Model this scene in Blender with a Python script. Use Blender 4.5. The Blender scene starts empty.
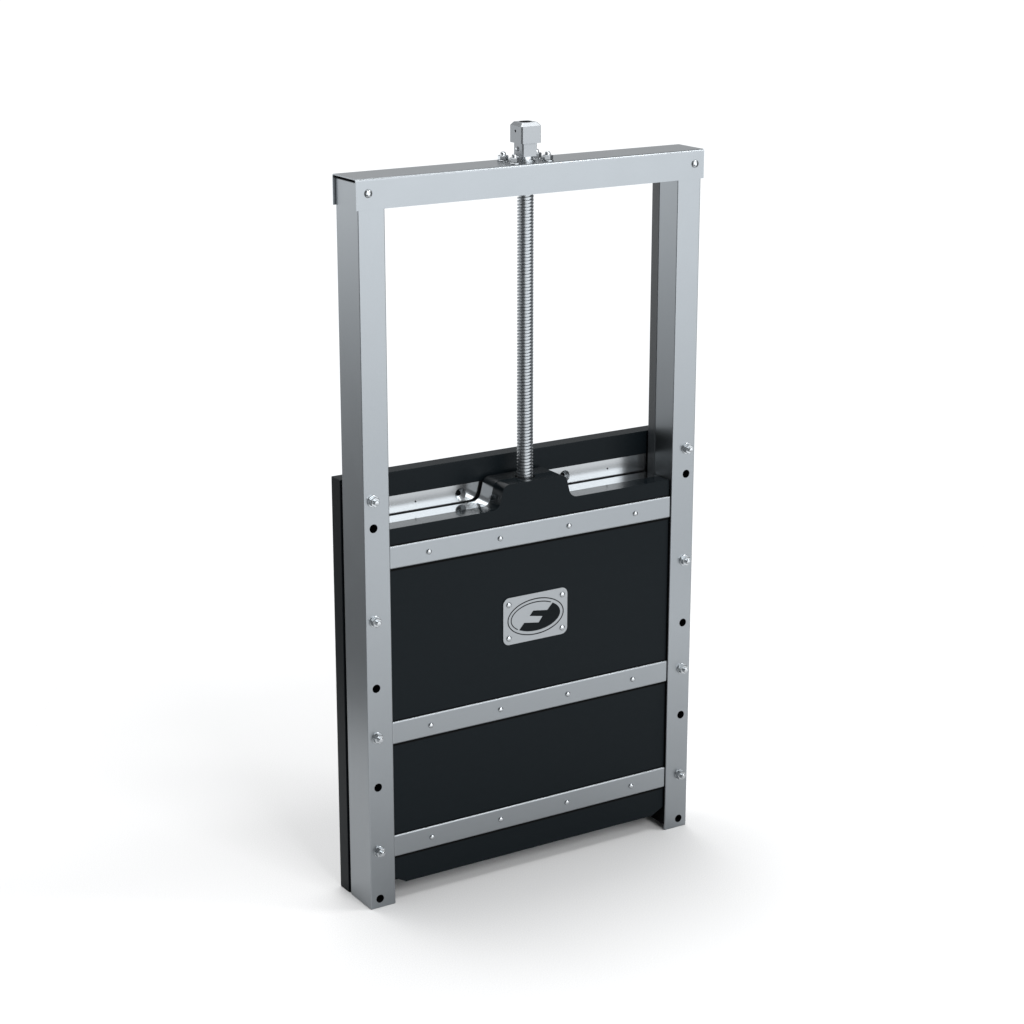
import bpy, bmesh, math
from mathutils import Vector, Matrix

scene = bpy.context.scene
COL = scene.collection
PI = math.pi

# ------------------------------------------------------------------ materials
def new_mat(name):
    m = bpy.data.materials.new(name); m.use_nodes = True
    nt = m.node_tree
    return m, nt, nt.nodes['Principled BSDF']

def steel(name, base, rough, grain=0.0, bump=0.0, scale=(60, 60, 4)):
    """stainless steel: fine grain in roughness, faint sheet unevenness"""
    m, nt, b = new_mat(name)
    b.inputs['Base Color'].default_value = (*base, 1)
    b.inputs['Metallic'].default_value = 1
    b.inputs['Roughness'].default_value = rough
    tc = nt.nodes.new('ShaderNodeTexCoord')
    if grain:
        n = nt.nodes.new('ShaderNodeTexNoise'); n.inputs['Scale'].default_value = 9
        n.inputs['Detail'].default_value = 6
        nt.links.new(tc.outputs['Object'], n.inputs['Vector'])
        mr = nt.nodes.new('ShaderNodeMapRange')
        mr.inputs['To Min'].default_value = rough - grain; mr.inputs['To Max'].default_value = rough + grain
        nt.links.new(n.outputs['Fac'], mr.inputs['Value'])
        nt.links.new(mr.outputs['Result'], b.inputs['Roughness'])
    if bump:
        n2 = nt.nodes.new('ShaderNodeTexNoise'); n2.inputs['Scale'].default_value = 900
        n2.inputs['Detail'].default_value = 2
        nt.links.new(tc.outputs['Object'], n2.inputs['Vector'])
        bp = nt.nodes.new('ShaderNodeBump'); bp.inputs['Strength'].default_value = bump
        bp.inputs['Distance'].default_value = 0.0005
        nt.links.new(n2.outputs['Fac'], bp.inputs['Height'])
        nt.links.new(bp.outputs['Normal'], b.inputs['Normal'])
    return m

def plastic(name, base, rough, spec, bump=0.0):
    m, nt, b = new_mat(name)
    b.inputs['Base Color'].default_value = (*base, 1)
    b.inputs['Roughness'].default_value = rough
    b.inputs['Specular IOR Level'].default_value = spec
    if bump:
        tc = nt.nodes.new('ShaderNodeTexCoord')
        n2 = nt.nodes.new('ShaderNodeTexNoise'); n2.inputs['Scale'].default_value = 700
        nt.links.new(tc.outputs['Object'], n2.inputs['Vector'])
        bp = nt.nodes.new('ShaderNodeBump'); bp.inputs['Strength'].default_value = bump
        bp.inputs['Distance'].default_value = 0.0004
        nt.links.new(n2.outputs['Fac'], bp.inputs['Height'])
        nt.links.new(bp.outputs['Normal'], b.inputs['Normal'])
    return m

M_FRAME = steel('brushed_frame_steel', (0.240, 0.257, 0.271), 0.31, 0.02, 0.04)
M_BRIGHT = steel('bright_machined_steel', (0.40, 0.42, 0.435), 0.24)
M_STRIP = steel('polished_strip_steel', (0.30, 0.312, 0.320), 0.20, 0.02)
M_EDGE = steel('mirror_edge_steel', (0.62, 0.64, 0.655), 0.15)
M_THREAD = steel('rolled_thread_steel', (0.33, 0.35, 0.365), 0.33)
M_HEAD = steel('coupling_steel', (0.275, 0.290, 0.303), 0.44)
M_PLATE = steel('name_plate_steel', (0.262, 0.276, 0.288), 0.42)
M_BLACK = plastic('black_plastic', (0.0034, 0.0056, 0.0072), 0.42, 0.072, 0.05)
M_GLOSS = plastic('planed_black_edge', (0.0040, 0.0062, 0.0078), 0.16, 0.5)
M_SEAL_SHADE = plastic('black_rubber_and_shade', (0.0012, 0.0014, 0.0016), 0.7, 0.05)  # seals, guides and hole walls; also the painted shade along the straps
M_INK = plastic('black_emblem_enamel', (0.0030, 0.0046, 0.0058), 0.42, 0.06)
M_GROOVE = plastic('engraved_line', (0.006, 0.007, 0.008), 0.5, 0.08)

def floor_mat():
    m, nt, b = new_mat('white_floor')
    tc = nt.nodes.new('ShaderNodeTexCoord')
    n = nt.nodes.new('ShaderNodeTexNoise'); n.inputs['Scale'].default_value = 320
    n.inputs['Detail'].default_value = 3
    nt.links.new(tc.outputs['Object'], n.inputs['Vector'])
    mr = nt.nodes.new('ShaderNodeMapRange')
    mr.inputs['From Min'].default_value = 0.3; mr.inputs['From Max'].default_value = 0.7
    mr.inputs['To Min'].default_value = 0.69; mr.inputs['To Max'].default_value = 0.775
    nt.links.new(n.outputs['Fac'], mr.inputs['Value'])
    cb = nt.nodes.new('ShaderNodeCombineColor')
    for k in ('Red', 'Green', 'Blue'):
        nt.links.new(mr.outputs['Result'], cb.inputs[k])
    nt.links.new(cb.outputs['Color'], b.inputs['Base Color'])
    b.inputs['Roughness'].default_value = 0.9
    b.inputs['Specular IOR Level'].default_value = 0.0
    return m
M_FLOOR = floor_mat()

# ------------------------------------------------------------------ mesh helpers
def add_box(bm, x0, x1, y0, y1, z0, z1, bev=0.0, seg=3):
    r = bmesh.ops.create_cube(bm, size=1.0)
    vs = r['verts']
    for v in vs:
        v.co = Vector(((x0 + x1) / 2 + v.co.x * (x1 - x0), (y0 + y1) / 2 + v.co.y * (y1 - y0), (z0 + z1) / 2 + v.co.z * (z1 - z0)))
    if bev:
        es = list({e for v in vs for e in v.link_edges})
        bmesh.ops.bevel(bm, geom=es, offset=bev, segments=seg, affect='EDGES', profile=0.5)

def add_lathe(bm, profile, M, n=32, closed_start=True, closed_end=True, phase=0.0):
    """profile: list of (radius, height) turned round local +Z, placed by M"""
    rings = []
    for r, h in profile:
        rings.append([bm.verts.new(M @ Vector((r * math.cos(2 * PI * k / n + phase), r * math.sin(2 * PI * k / n + phase), h))) for k in range(n)])
    for a, b in zip(rings, rings[1:]):
        for k in range(n):
            bm.faces.new((a[k], a[(k + 1) % n], b[(k + 1) % n], b[k]))
    if closed_start: bm.faces.new(list(reversed(rings[0])))
    if closed_end: bm.faces.new(rings[-1])

def add_prism(bm, pts, y0, y1):
    """pts: (x, z) counter-clockwise seen from the front (-y)"""
    a = [bm.verts.new((x, y0, z)) for x, z in pts]
    b = [bm.verts.new((x, y1, z)) for x, z in pts]
    n = len(pts)
    bm.faces.new(a); bm.faces.new(list(reversed(b)))
    for k in range(n):
        bm.faces.new((a[(k + 1) % n], a[k], b[k], b[(k + 1) % n]))

def front(x, y, z):      # local +Z points out of the front (-y)
    return Matrix.Translation((x, y, z)) @ Matrix.Rotation(PI / 2, 4, 'X')
def up(x, y, z):
    return Matrix.Translation((x, y, z))

def obj(name, bm, mat, parent=None, angle=35, weighted=False):
    bmesh.ops.recalc_face_normals(bm, faces=bm.faces)
    me = bpy.data.meshes.new(name); bm.to_mesh(me); bm.free()
    mats = mat if isinstance(mat, (list, tuple)) else [mat]
    for m in mats: me.materials.append(m)
    me.shade_smooth(); me.set_sharp_from_angle(angle=math.radians(angle))
    o = bpy.data.objects.new(name, me); COL.objects.link(o)
    if parent: o.parent = parent
    if weighted:
        w = o.modifiers.new('WeightedNormal', 'WEIGHTED_NORMAL'); w.keep_sharp = True; w.weight = 100
    return o

def cut(o, bm_cut, mat, angle=35):
    """carve bm_cut out of o, leaving the cut walls in mat"""
    bmesh.ops.recalc_face_normals(bm_cut, faces=bm_cut.faces)
    me = bpy.data.meshes.new('cutter'); bm_cut.to_mesh(me); bm_cut.free()
    me.materials.append(mat)
    c = bpy.data.objects.new('cutter', me); COL.objects.link(c)
    mods = [(m.type) for m in o.modifiers]; o.modifiers.clear()
    b = o.modifiers.new('cut', 'BOOLEAN'); b.object = c; b.operation = 'DIFFERENCE'; b.solver = 'EXACT'
    b.material_mode = 'TRANSFER'
    bpy.context.view_layer.update()
    dg = bpy.context.evaluated_depsgraph_get()
    nm = bpy.data.meshes.new_from_object(o.evaluated_get(dg), preserve_all_data_layers=True, depsgraph=dg)
    nm.name = o.data.name
    o.modifiers.clear(); o.data = nm
    nm.shade_smooth(); nm.set_sharp_from_angle(angle=math.radians(angle))
    if 'WEIGHTED_NORMAL' in mods:
        w = o.modifiers.new('WeightedNormal', 'WEIGHTED_NORMAL'); w.keep_sharp = True; w.weight = 100
    bpy.data.objects.remove(c)

def copy_tree(o, parent, loc=None):
    c = o.copy(); COL.objects.link(c); c.parent = parent
    if loc: c.location = loc
    for ch in o.children: copy_tree(ch, c)
    return c

# ------------------------------------------------------------------ dimensions (gate one metre wide)
W = 1.0; D = 0.1112; PW = 0.0725; HT = 1.883
YF, YB = 0.1224, 0.1685          # back panel front / back
ZP = 1.1209                      # back panel top
YL0, YL1, ZL = 0.0092, 0.1083, 1.0110
BOLT_Z = (1.0933, 0.7816, 0.4711, 0.1583)
HOLE_Z = (1.0228, 0.6035, 0.3354, 0.0257)

gate = bpy.data.objects.new('sluice_gate', None); COL.objects.link(gate)
gate['label'] = 'steel framed sluice gate with black panels and threaded spindle on white floor'
gate['category'] = 'sluice gate'

# ------------------------------------------------------------------ floor
bm = bmesh.new()
fx, fy = (0.848, -0.530), (0.530, 0.848)           # the paper lies along the line of sight
vs = [bm.verts.new((0.5 + r * fx[0] + f * fy[0], 0.08 + r * fx[1] + f * fy[1], 0)) for r, f in ((-1.5, -1.7), (2.1, -1.7), (2.1, 2.8), (-1.5, 2.8))]
bm.faces.new(vs)
fl = obj('floor', bm, M_FLOOR); fl['kind'] = 'structure'
fl['label'] = 'seamless white studio floor under the sluice gate'

# ------------------------------------------------------------------ posts
def make_post(right):
    X = (lambda x: W - x) if right else (lambda x: x)
    s = -1 if right else 1
    bm = bmesh.new()
    x0, x1 = sorted((X(0), X(PW)))
    add_box(bm, x0, x1, 0, D, 0, HT - 0.0095, 0.0030, 4)
    o = obj('post', bm, M_FRAME, gate, weighted=True)
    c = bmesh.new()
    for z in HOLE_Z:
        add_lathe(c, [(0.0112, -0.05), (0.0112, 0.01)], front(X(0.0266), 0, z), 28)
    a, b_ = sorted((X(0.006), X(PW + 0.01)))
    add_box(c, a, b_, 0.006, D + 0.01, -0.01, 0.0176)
    cut(o, c, M_SEAL_SHADE)
    for z in BOLT_Z:
        b = bmesh.new()
        add_lathe(b, [(0.0152, 0), (0.0152, 0.0022), (0.0146, 0.0028)], front(X(0.0263), 0, z), 28)      # washer
        add_lathe(b, [(0.0122, 0.0028), (0.0134, 0.0038), (0.0134, 0.0118), (0.0118, 0.0132)], front(X(0.0263), 0, z), 6, phase=0.35 + z * 3)
        add_lathe(b, [(0.0066, 0.0132), (0.0066, 0.0195), (0.0052, 0.0212), (0.002, 0.0215)], front(X(0.0263), 0, z), 20)
        obj('bolt', b, M_BRIGHT, o)
    return o
make_post(False); make_post(True)

# ------------------------------------------------------------------ crossbeam: channel over both posts
BX, BT, BH = 0.0060, 0.0032, 0.0748
bm = bmesh.new()
ya, yb, z0, z1 = -BT, D + BT, HT - BH, HT
R = 0.0062
def arc(cx, cz, r, a0, a1, n=6):
    return [(cx + r * math.cos(math.radians(a0 + (a1 - a0) * k / n)), cz + r * math.sin(math.radians(a0 + (a1 - a0) * k / n))) for k in range(n + 1)]
outer = [(ya, z0)] + arc(ya + R, z1 - R, R, 180, 90) + arc(yb - R, z1 - R, R, 90, 0) + [(yb, z0)]
t = 0.0030; r2 = R - t
inner = [(yb - t, z0)] + arc(yb - R, z1 - R, r2, 0, 90) + arc(ya + R, z1 - R, r2, 90, 180) + [(ya + t, z0)]
prof = outer + inner
n = len(prof)
va = [bm.verts.new((-BX, y, z)) for y, z in prof]
vb = [bm.verts.new((W + BX, y, z)) for y, z in prof]
for k in range(n):
    bm.faces.new((va[k], va[(k + 1) % n], vb[(k + 1) % n], vb[k]))
h = n // 2
for vs in (va, vb):
    for k in range(h - 1):
        bm.faces.new((vs[k], vs[k + 1], vs[n - 2 - k], vs[n - 1 - k]))
beam = obj('crossbeam', bm, M_FRAME, gate, weighted=True)
for x in (0.0267, 0.9773):
    b = bmesh.new()
    dome = [(0.0104, 0.0), (0.0102, 0.0014), (0.0092, 0.0034), (0.0074, 0.0050), (0.0046, 0.0058), (0.0042, 0.0038), (0.0005, 0.0036)]
    add_lathe(b, dome, front(x, -BT, 1.8473), 28)
    obj('button_head_screw', b, M_BRIGHT, beam)
for x, y in ((0.4520, 0.0285), (0.5490, 0.0285), (0.4520, 0.0815), (0.5490, 0.0815)):
    b = bmesh.new()
    add_lathe(b, [(0.0152, 0), (0.0152, 0.0022), (0.0146, 0.0028)], up(x, y, HT), 28)
    add_lathe(b, [(0.0122, 0.0028), (0.0134, 0.0038), (0.0134, 0.0128), (0.0118, 0.0142)], up(x, y, HT), 6, phase=0.36 + 0.16 * x)
    add_lathe(b, [(0.0072, 0.0142), (0.0072, 0.0185), (0.0058, 0.0215), (0.003, 0.0228), (0.0006, 0.0231)], up(x, y, HT), 20)
    obj('nut', b, M_BRIGHT, beam)

# ------------------------------------------------------------------ spindle with trapezoidal thread
SX, SY = 0.5005, 0.0550
bm = bmesh.new()
pitch = 0.0084; zs0, zs1 = 1.046, 1.884
turns = (zs1 - zs0) / pitch; seg = 28
rc, rr = 0.0209, 0.0168
prof_t = [(rc, 0.0), (rc, 0.47), (rr, 0.60), (rr, 0.87)]       # crest, flank, root (fractions of the pitch)
rows = []
N = int(turns * seg)
for i in range(N + 1):
    a = 2 * PI * i / seg; zb = zs0 + pitch * i / seg
    rows.append([bm.verts.new((SX + r * math.cos(a), SY + r * math.sin(a), min(zb + f * pitch, zs1 + 0.004))) for r, f in prof_t])
for i in range(N):
    for k in range(3):
        bm.faces.new((rows[i][k], rows[i + 1][k], rows[i + 1][k + 1], rows[i][k + 1]))
    if i + seg <= N - 1:
        bm.faces.new((rows[i][3], rows[i + 1][3], rows[i + 1 + seg][0], rows[i + seg][0]))
add_lathe(bm, [(rr - 0.0006, zs0), (rr - 0.0006, zs1)], up(SX, SY, 0), 28)
spindle = obj('spindle', bm, M_THREAD, gate, angle=30)
bm = bmesh.new()
add_lathe(bm, [(0.0255, HT), (0.0255, HT + 0.0042), (0.0200, HT + 0.0052), (0.0200, 1.8965)], up(SX, SY, 0), 36)
obj('collar', bm, M_BRIGHT, spindle)

# coupling head
def octo(h, c):
    return [(h - c, -h), (h, -h + c), (h, h - c), (h - c, h), (-h + c, h), (-h, h - c), (-h, -h + c), (-h + c, -h)]
def loft(bm, sections):
    rings = [[bm.verts.new((SX + x, SY + y, z)) for x, y in octo(h, c)] for h, c, z in sections]
    for a, b in zip(rings, rings[1:]):
        for k in range(8):
            bm.faces.new((a[k], a[(k + 1) % 8], b[(k + 1) % 8], b[k]))
    bm.faces.new(list(reversed(rings[0]))); bm.faces.new(rings[-1])
bm = bmesh.new()
loft(bm, [(0.0217, 0.0034, 1.8955), (0.0217, 0.0034, 1.9285), (0.0288, 0.0036, 1.9285), (0.0288, 0.0036, 1.9705), (0.0218, 0.0028, 1.9790)])
head = obj('coupling_head', bm, M_HEAD, gate)
c = bmesh.new()
add_lathe(c, [(0.0158, 1.945), (0.0158, 2.0)], up(SX, SY, 0), 32)
add_lathe(c, [(0.0034, 0), (0.0034, 0.02)], Matrix.Translation((SX - 0.035, 0.0556, 1.9576)) @ Matrix.Rotation(PI / 2, 4, 'Y'), 20)
cut(head, c, M_SEAL_SHADE, 20)
bm = bmesh.new()
px = 0.0217
add_lathe(bm, [(0.0012, -px - 0.0040), (0.0040, -px - 0.0034), (0.0056, -px - 0.0016), (0.0058, -px + 0.004), (0.0058, px - 0.004), (0.0056, px + 0.0060), (0.0040, px + 0.0078), (0.0012, px + 0.0084)],
          Matrix.Translation((SX, 0.0580, 1.9130)) @ Matrix.Rotation(PI / 2, 4, 'Y'), 24)
obj('cross_pin', bm, M_BRIGHT, head)

# ------------------------------------------------------------------ gate leaf with the raised hump
CX = 0.5035
def leaf_profile():
    def half(side):
        pts = []
        pts += [(0.128 - 0.0, ZL)]
        for k in range(1, 11):                     # concave fillet
            a = math.radians(270 - 75 * k / 10)
            pts.append((0.128 + 0.024 * math.cos(a), ZL + 0.024 + 0.024 * math.sin(a)))
        for k in range(0, 11):                     # convex corner
            a = math.radians(15 + 75 * k / 10)
            pts.append((0.078 + 0.020 * math.cos(a), 1.0535 + 0.0198 * math.sin(a)))
        return [(CX + side * x, z) for x, z in pts]
    xl, xr = PW + 0.0022, W - PW - 0.0022
    zc, zb = 0.0690, 0.0500
    pts = [(xl + 0.034, zb), (xr - 0.037, zb), (xr, zc), (xr, ZL)]
    pts += half(1) + list(reversed(half(-1)))
    pts += [(xl, ZL), (xl, zc)]
    return pts
YM = 0.0570                                # steel plate behind, thick black plate in front
bm = bmesh.new(); add_prism(bm, leaf_profile(), YM, YL1)
leaf = obj('gate_leaf', bm, M_EDGE, gate, angle=25)
c = bmesh.new(); add_lathe(c, [(0.0255, 1.03), (0.0255, 1.09)], up(SX, SY, 0), 36)
cut(leaf, c, M_SEAL_SHADE)
bm = bmesh.new(); add_prism(bm, leaf_profile(), YL0, YM - 0.0002)
facing = obj('front_facing', bm, [M_BLACK, M_GLOSS], leaf, angle=25)
for f in facing.data.polygons:
    f.material_index = 0 if abs(f.normal.y) > 0.5 else 1
c = bmesh.new(); add_lathe(c, [(0.0255, 1.03), (0.0255, 1.09)], up(SX, SY, 0), 36)
cut(facing, c, M_SEAL_SHADE)

# name plate with the oval emblem
bm = bmesh.new()
px0, px1, pz0, pz1, pr = 0.4046, 0.6016, 0.6422, 0.7702, 0.0175
yp = YL0 - 0.0032
pts = arc(px1 - pr, pz0 + pr, pr, 270, 360) + arc(px1 - pr, pz1 - pr, pr, 0, 90) + arc(px0 + pr, pz1 - pr, pr, 90, 180) + arc(px0 + pr, pz0 + pr, pr, 180, 270)
add_prism(bm, pts, yp, YL0 + 0.0004)
plate = obj('name_plate', bm, M_PLATE, gate, angle=25)
plate['label'] = 'pale steel plate with a black oval emblem'
EX, EZ = 0.5037, 0.7063
def ell(a, b, t): return (EX + a * math.cos(t), EZ + b * math.sin(t))
def ring(bm, a, b, w, t0, t1, y0, y1, n):
    full = abs(t1 - t0) > 6.28
    rows = []
    for k in range(n if full else n + 1):
        t = t0 + (t1 - t0) * k / n
        rows.append([bm.verts.new((*[ell(a + s * w, b + s * w, t)[0]], y, ell(a + s * w, b + s * w, t)[1])) for s, y in ((-.5, y0), (.5, y0), (.5, y1), (-.5, y1))])
    m = len(rows)
    for k in range(m if full else m - 1):
        A, B = rows[k], rows[(k + 1) % m]
        for q in range(4):
            bm.faces.new((A[q], A[(q + 1) % 4], B[(q + 1) % 4], B[q]))
    if not full:
        bm.faces.new(rows[0]); bm.faces.new(list(reversed(rows[-1])))
A1, B1, A2, B2 = 0.0852, 0.0484, 0.0754, 0.0392
def par(x, z): return math.atan2((z - EZ) / B2, (x - EX) / A2)
bm = bmesh.new()
ring(bm, A1, B1, 0.0028, 0, 2 * PI, yp - 0.0004, yp + 0.0004, 96)
ring(bm, A2, B2, 0.0026, par(0.5500, 0.7370), par(0.4473, 0.6793) + 2 * PI, yp - 0.0004, yp + 0.0004, 60)
obj('emblem_outline', bm, M_GROOVE, plate)
Fp = [(0.5390, 0.7170), (0.4962, 0.7232), (0.4850, 0.7106), (0.5248, 0.7030), (0.5128, 0.6876), (0.4683, 0.6944)]
ta, tb = par(0.4536, 0.6775), par(0.5560, 0.7346)
if ta > tb: ta -= 2 * PI
arcp = [ell(A2, B2, ta + (tb - ta) * k / 48) for k in range(49)]
bm = bmesh.new(); add_prism(bm, arcp + Fp, yp - 0.0005, yp + 0.0004)
obj('emblem_letter', bm, M_INK, plate)
def rivet_mesh(bm, x, y, z, r, h):
    add_lathe(bm, [(r, 0), (r * 0.98, h * 0.30), (r * 0.86, h * 0.62), (r * 0.62, h * 0.86), (r * 0.32, h * 0.97), (r * 0.05, h)], front(x, y, z), 24)
for x in (0.4214, 0.5857):
    for z in (0.6600, 0.7515):
        b = bmesh.new(); rivet_mesh(b, x, yp, z, 0.0078, 0.0046)
        obj('rivet', b, M_BRIGHT, plate)

# ------------------------------------------------------------------ cross straps with rivets
YS = 0.0042
for zb, zt, zr in ((0.9075, 0.9668, 0.9366), (0.4407, 0.5012, 0.4706), (0.1296, 0.1890, 0.1592)):
    bm = bmesh.new()
    add_box(bm, PW - 0.0005, W - PW + 0.0005, YS, YL0 + 0.0048, zb, zt, 0.0038, 4)
    st = obj('cross_strap', bm, M_FRAME, gate, weighted=True)
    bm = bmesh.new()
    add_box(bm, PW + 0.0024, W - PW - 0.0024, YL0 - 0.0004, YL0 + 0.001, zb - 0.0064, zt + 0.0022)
    obj('strap_shade_line', bm, M_SEAL_SHADE, st)  # black strip standing in for the contact shade along the strap edges
    for x in (0.1848, 0.3942, 0.6037, 0.8130):
        b = bmesh.new(); rivet_mesh(b, x, YS, zr, 0.0074, 0.0058)
        obj('rivet', b, M_BRIGHT, st)

# ------------------------------------------------------------------ back panel, seals, steel strip
bm = bmesh.new()
add_box(bm, 0, W, YF, YB, 0, ZP, 0.0018, 2)
panel = obj('back_panel', bm, M_BLACK, gate, weighted=True)
YT = YF - 0.0042
SCREWS = ((0.3450, 1.0335), (0.6640, 1.0335))
c = bmesh.new()
for x, z in SCREWS: add_lathe(c, [(0.0164, -0.02), (0.0164, 0.02)], front(x, YF, z), 36)
cut(panel, c, M_SEAL_SHADE)
bm = bmesh.new()
add_box(bm, PW - 0.0035, W - PW + 0.0035, YT, YF - 0.0002, 0.90, 1.0592)
strip = obj('steel_strip', bm, M_STRIP, gate)
c = bmesh.new()
for x, z in SCREWS: add_lathe(c, [(0.0164, -0.02), (0.0164, 0.02)], front(x, YF, z), 36)
for x in (0.2123, 0.8008): add_lathe(c, [(0.0026, -0.003), (0.0026, 0.02)], front(x, YF, 1.0346), 16)
cut(strip, c, M_STRIP)
for x, z in SCREWS:
    b = bmesh.new()
    add_lathe(b, [(0.0164, -0.0002), (0.0070, -0.0098), (0.0068, -0.014)], front(x, YT, z), 36, closed_start=False, closed_end=False)
    add_lathe(b, [(0.0069, -0.0130), (0.0069, -0.0145)], front(x, YT, z), 36)
    b.faces.ensure_lookup_table()
    for f in b.faces:
        if f.calc_center_median().y > YT + 0.0118: f.material_index = 1
    obj('countersunk_screw', b, [M_BRIGHT, M_SEAL_SHADE], strip)
# dark strips on the inner side of both posts, grey above the leaf
M_GREY_STRIP = plastic('dark_grey_strip', (0.034, 0.039, 0.043), 0.38, 0.5)
for s_ in (0, 1):
    po = [o for o in gate.children if o.name.startswith('post')][s_]
    X = (lambda x: W - x) if s_ else (lambda x: x)
    bm = bmesh.new()
    a, b_ = sorted((X(PW - 0.001), X(PW + 0.0012)))
    add_box(bm, a, b_, 0.0045, D - 0.0005, 0.0180, 0.985)
    obj('guide_strip', bm, M_SEAL_SHADE, po)
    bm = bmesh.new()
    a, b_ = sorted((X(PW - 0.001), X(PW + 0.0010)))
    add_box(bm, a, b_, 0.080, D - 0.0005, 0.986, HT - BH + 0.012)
    obj('inner_dark_strip', bm, M_GREY_STRIP, po)
for xa, xb in ((0.0045, PW - 0.004), (W - PW + 0.004, W - 0.0045)):
    bm = bmesh.new()
    add_box(bm, xa, xb, D - 0.001, YF + 0.001, 0.0004, ZP - 0.012)
    obj('seal', bm, M_SEAL_SHADE, gate)

# ------------------------------------------------------------------ camera
cam = bpy.data.cameras.new('camera'); co = bpy.data.objects.new('camera', cam); COL.objects.link(co)
co.location = (-2.5338, -4.74453, 2.66650)
co.rotation_euler = (PI / 2 - 0.28917, 0.0, -0.55793)
cam.sensor_width = 36.0; cam.lens = 2292.594 / 1024 * 36
cam.clip_start = 0.05; cam.clip_end = 1000
scene.camera = co

# ------------------------------------------------------------------ light: studio surround + overhead softbox
world = bpy.data.worlds.new('World'); scene.world = world; world.use_nodes = True
nt = world.node_tree; bg = nt.nodes['Background']
tc = nt.nodes.new('ShaderNodeTexCoord')
def vdot(vec):
    d = nt.nodes.new('ShaderNodeVectorMath'); d.operation = 'DOT_PRODUCT'
    nt.links.new(DIRN, d.inputs[0]); d.inputs[1].default_value = vec
    return d.outputs['Value']
def mth(op, a, b):
    m = nt.nodes.new('ShaderNodeMath'); m.operation = op
    for k, v in enumerate((a, b)):
        if isinstance(v, (int, float)): m.inputs[k].default_value = v
        else: nt.links.new(v, m.inputs[k])
    return m.outputs[0]
def smooth(v, a, b, lo=0.0, hi=1.0):
    r = nt.nodes.new('ShaderNodeMapRange'); r.interpolation_type = 'SMOOTHSTEP'
    nt.links.new(v, r.inputs['Value'])
    r.inputs['From Min'].default_value = a; r.inputs['From Max'].default_value = b
    r.inputs['To Min'].default_value = lo; r.inputs['To Max'].default_value = hi
    return r.outputs['Result']
DIRN = tc.outputs['Generated']
Z = vdot((0, 0, 1))
flat = nt.nodes.new('ShaderNodeVectorMath'); flat.operation = 'MULTIPLY'
nt.links.new(DIRN, flat.inputs[0]); flat.inputs[1].default_value = (1, 1, 0)
nrm = nt.nodes.new('ShaderNodeVectorMath'); nrm.operation = 'NORMALIZE'
nt.links.new(flat.outputs['Vector'], nrm.inputs[0])
DIRN = nrm.outputs['Vector']
cosd = lambda a: math.cos(math.radians(a))
def azimuth(deg):       # horizontal direction, degrees from +X
    return vdot((cosd(deg), math.sin(math.radians(deg)), 0))
LIGHTS = dict(base=0.2, back=0.88, front=3.05, high=4.2, left=2.1, top=0.0)
terms = []
terms.append(mth('MULTIPLY', mth('MULTIPLY', smooth(azimuth(58), cosd(47), cosd(34)), smooth(Z, 0.0, 0.20, 1.0, 0.42)), LIGHTS['back']))      # white backdrop
terms.append(mth('MULTIPLY', mth('MULTIPLY', smooth(azimuth(-82), cosd(49), cosd(33)), mth('MULTIPLY', smooth(Z, -0.46, -0.10), smooth(Z, 0.0, 0.16, 1.0, 0.12))), LIGHTS['front']))   # broad front softbox
terms.append(mth('MULTIPLY', mth('MULTIPLY', smooth(azimuth(135), cosd(60), cosd(30)), mth('MULTIPLY', smooth(Z, -0.225, -0.128), smooth(Z, -0.08, 0.16, 1.0, 0.1))), LIGHTS['left']))    # light band at left
terms.append(mth('MULTIPLY', mth('MULTIPLY', smooth(azimuth(-60), cosd(27), cosd(13)), mth('MULTIPLY', smooth(Z, 0.14, 0.22), smooth(Z, 0.34, 0.46, 1.0, 0.0))), LIGHTS['high']))
terms.append(mth('MULTIPLY', smooth(Z, 0.30, 0.75), LIGHTS['top']))
tot = LIGHTS['base']
for t_ in terms: tot = mth('ADD', t_, tot)
cc = nt.nodes.new('ShaderNodeCombineColor')
for k, w_ in (('Red', 0.985), ('Green', 1.0), ('Blue', 1.016)): nt.links.new(mth('MULTIPLY', tot, w_), cc.inputs[k])
nt.links.new(cc.outputs['Color'], bg.inputs['Color'])
bg.inputs['Strength'].default_value = 1.0

def area(name, loc, target, sx, sy, power):
    l = bpy.data.lights.new(name, 'AREA'); l.shape = 'RECTANGLE'; l.size = sx; l.size_y = sy; l.energy = power
    o = bpy.data.objects.new(name, l); COL.objects.link(o); o.location = loc
    d = Vector(target) - Vector(loc)
    o.rotation_euler = d.to_track_quat('-Z', 'Y').to_euler()
    return o
area('overhead_softbox', (0.4, 2.5, 8.2), (0.5, 1.0, 0.0), 5.4, 5.4, 560)
area('front_softbox', (0.45, -6.1, 4.7), (0.5, 0.0, 0.4), 3.0, 2.6, 230)
area('side_softbox', (4.1, -2.3, 6.6), (0.5, 0.0, 0.8), 1.8, 1.8, 155)

scene.view_settings.view_transform = 'Standard'
scene.view_settings.look = 'None'
scene.view_settings.exposure = 0.0
scene.view_settings.gamma = 1.0
scene.view_settings.use_curve_mapping = False
scene.render.engine = 'CYCLES'
scene.cycles.max_bounces = 10
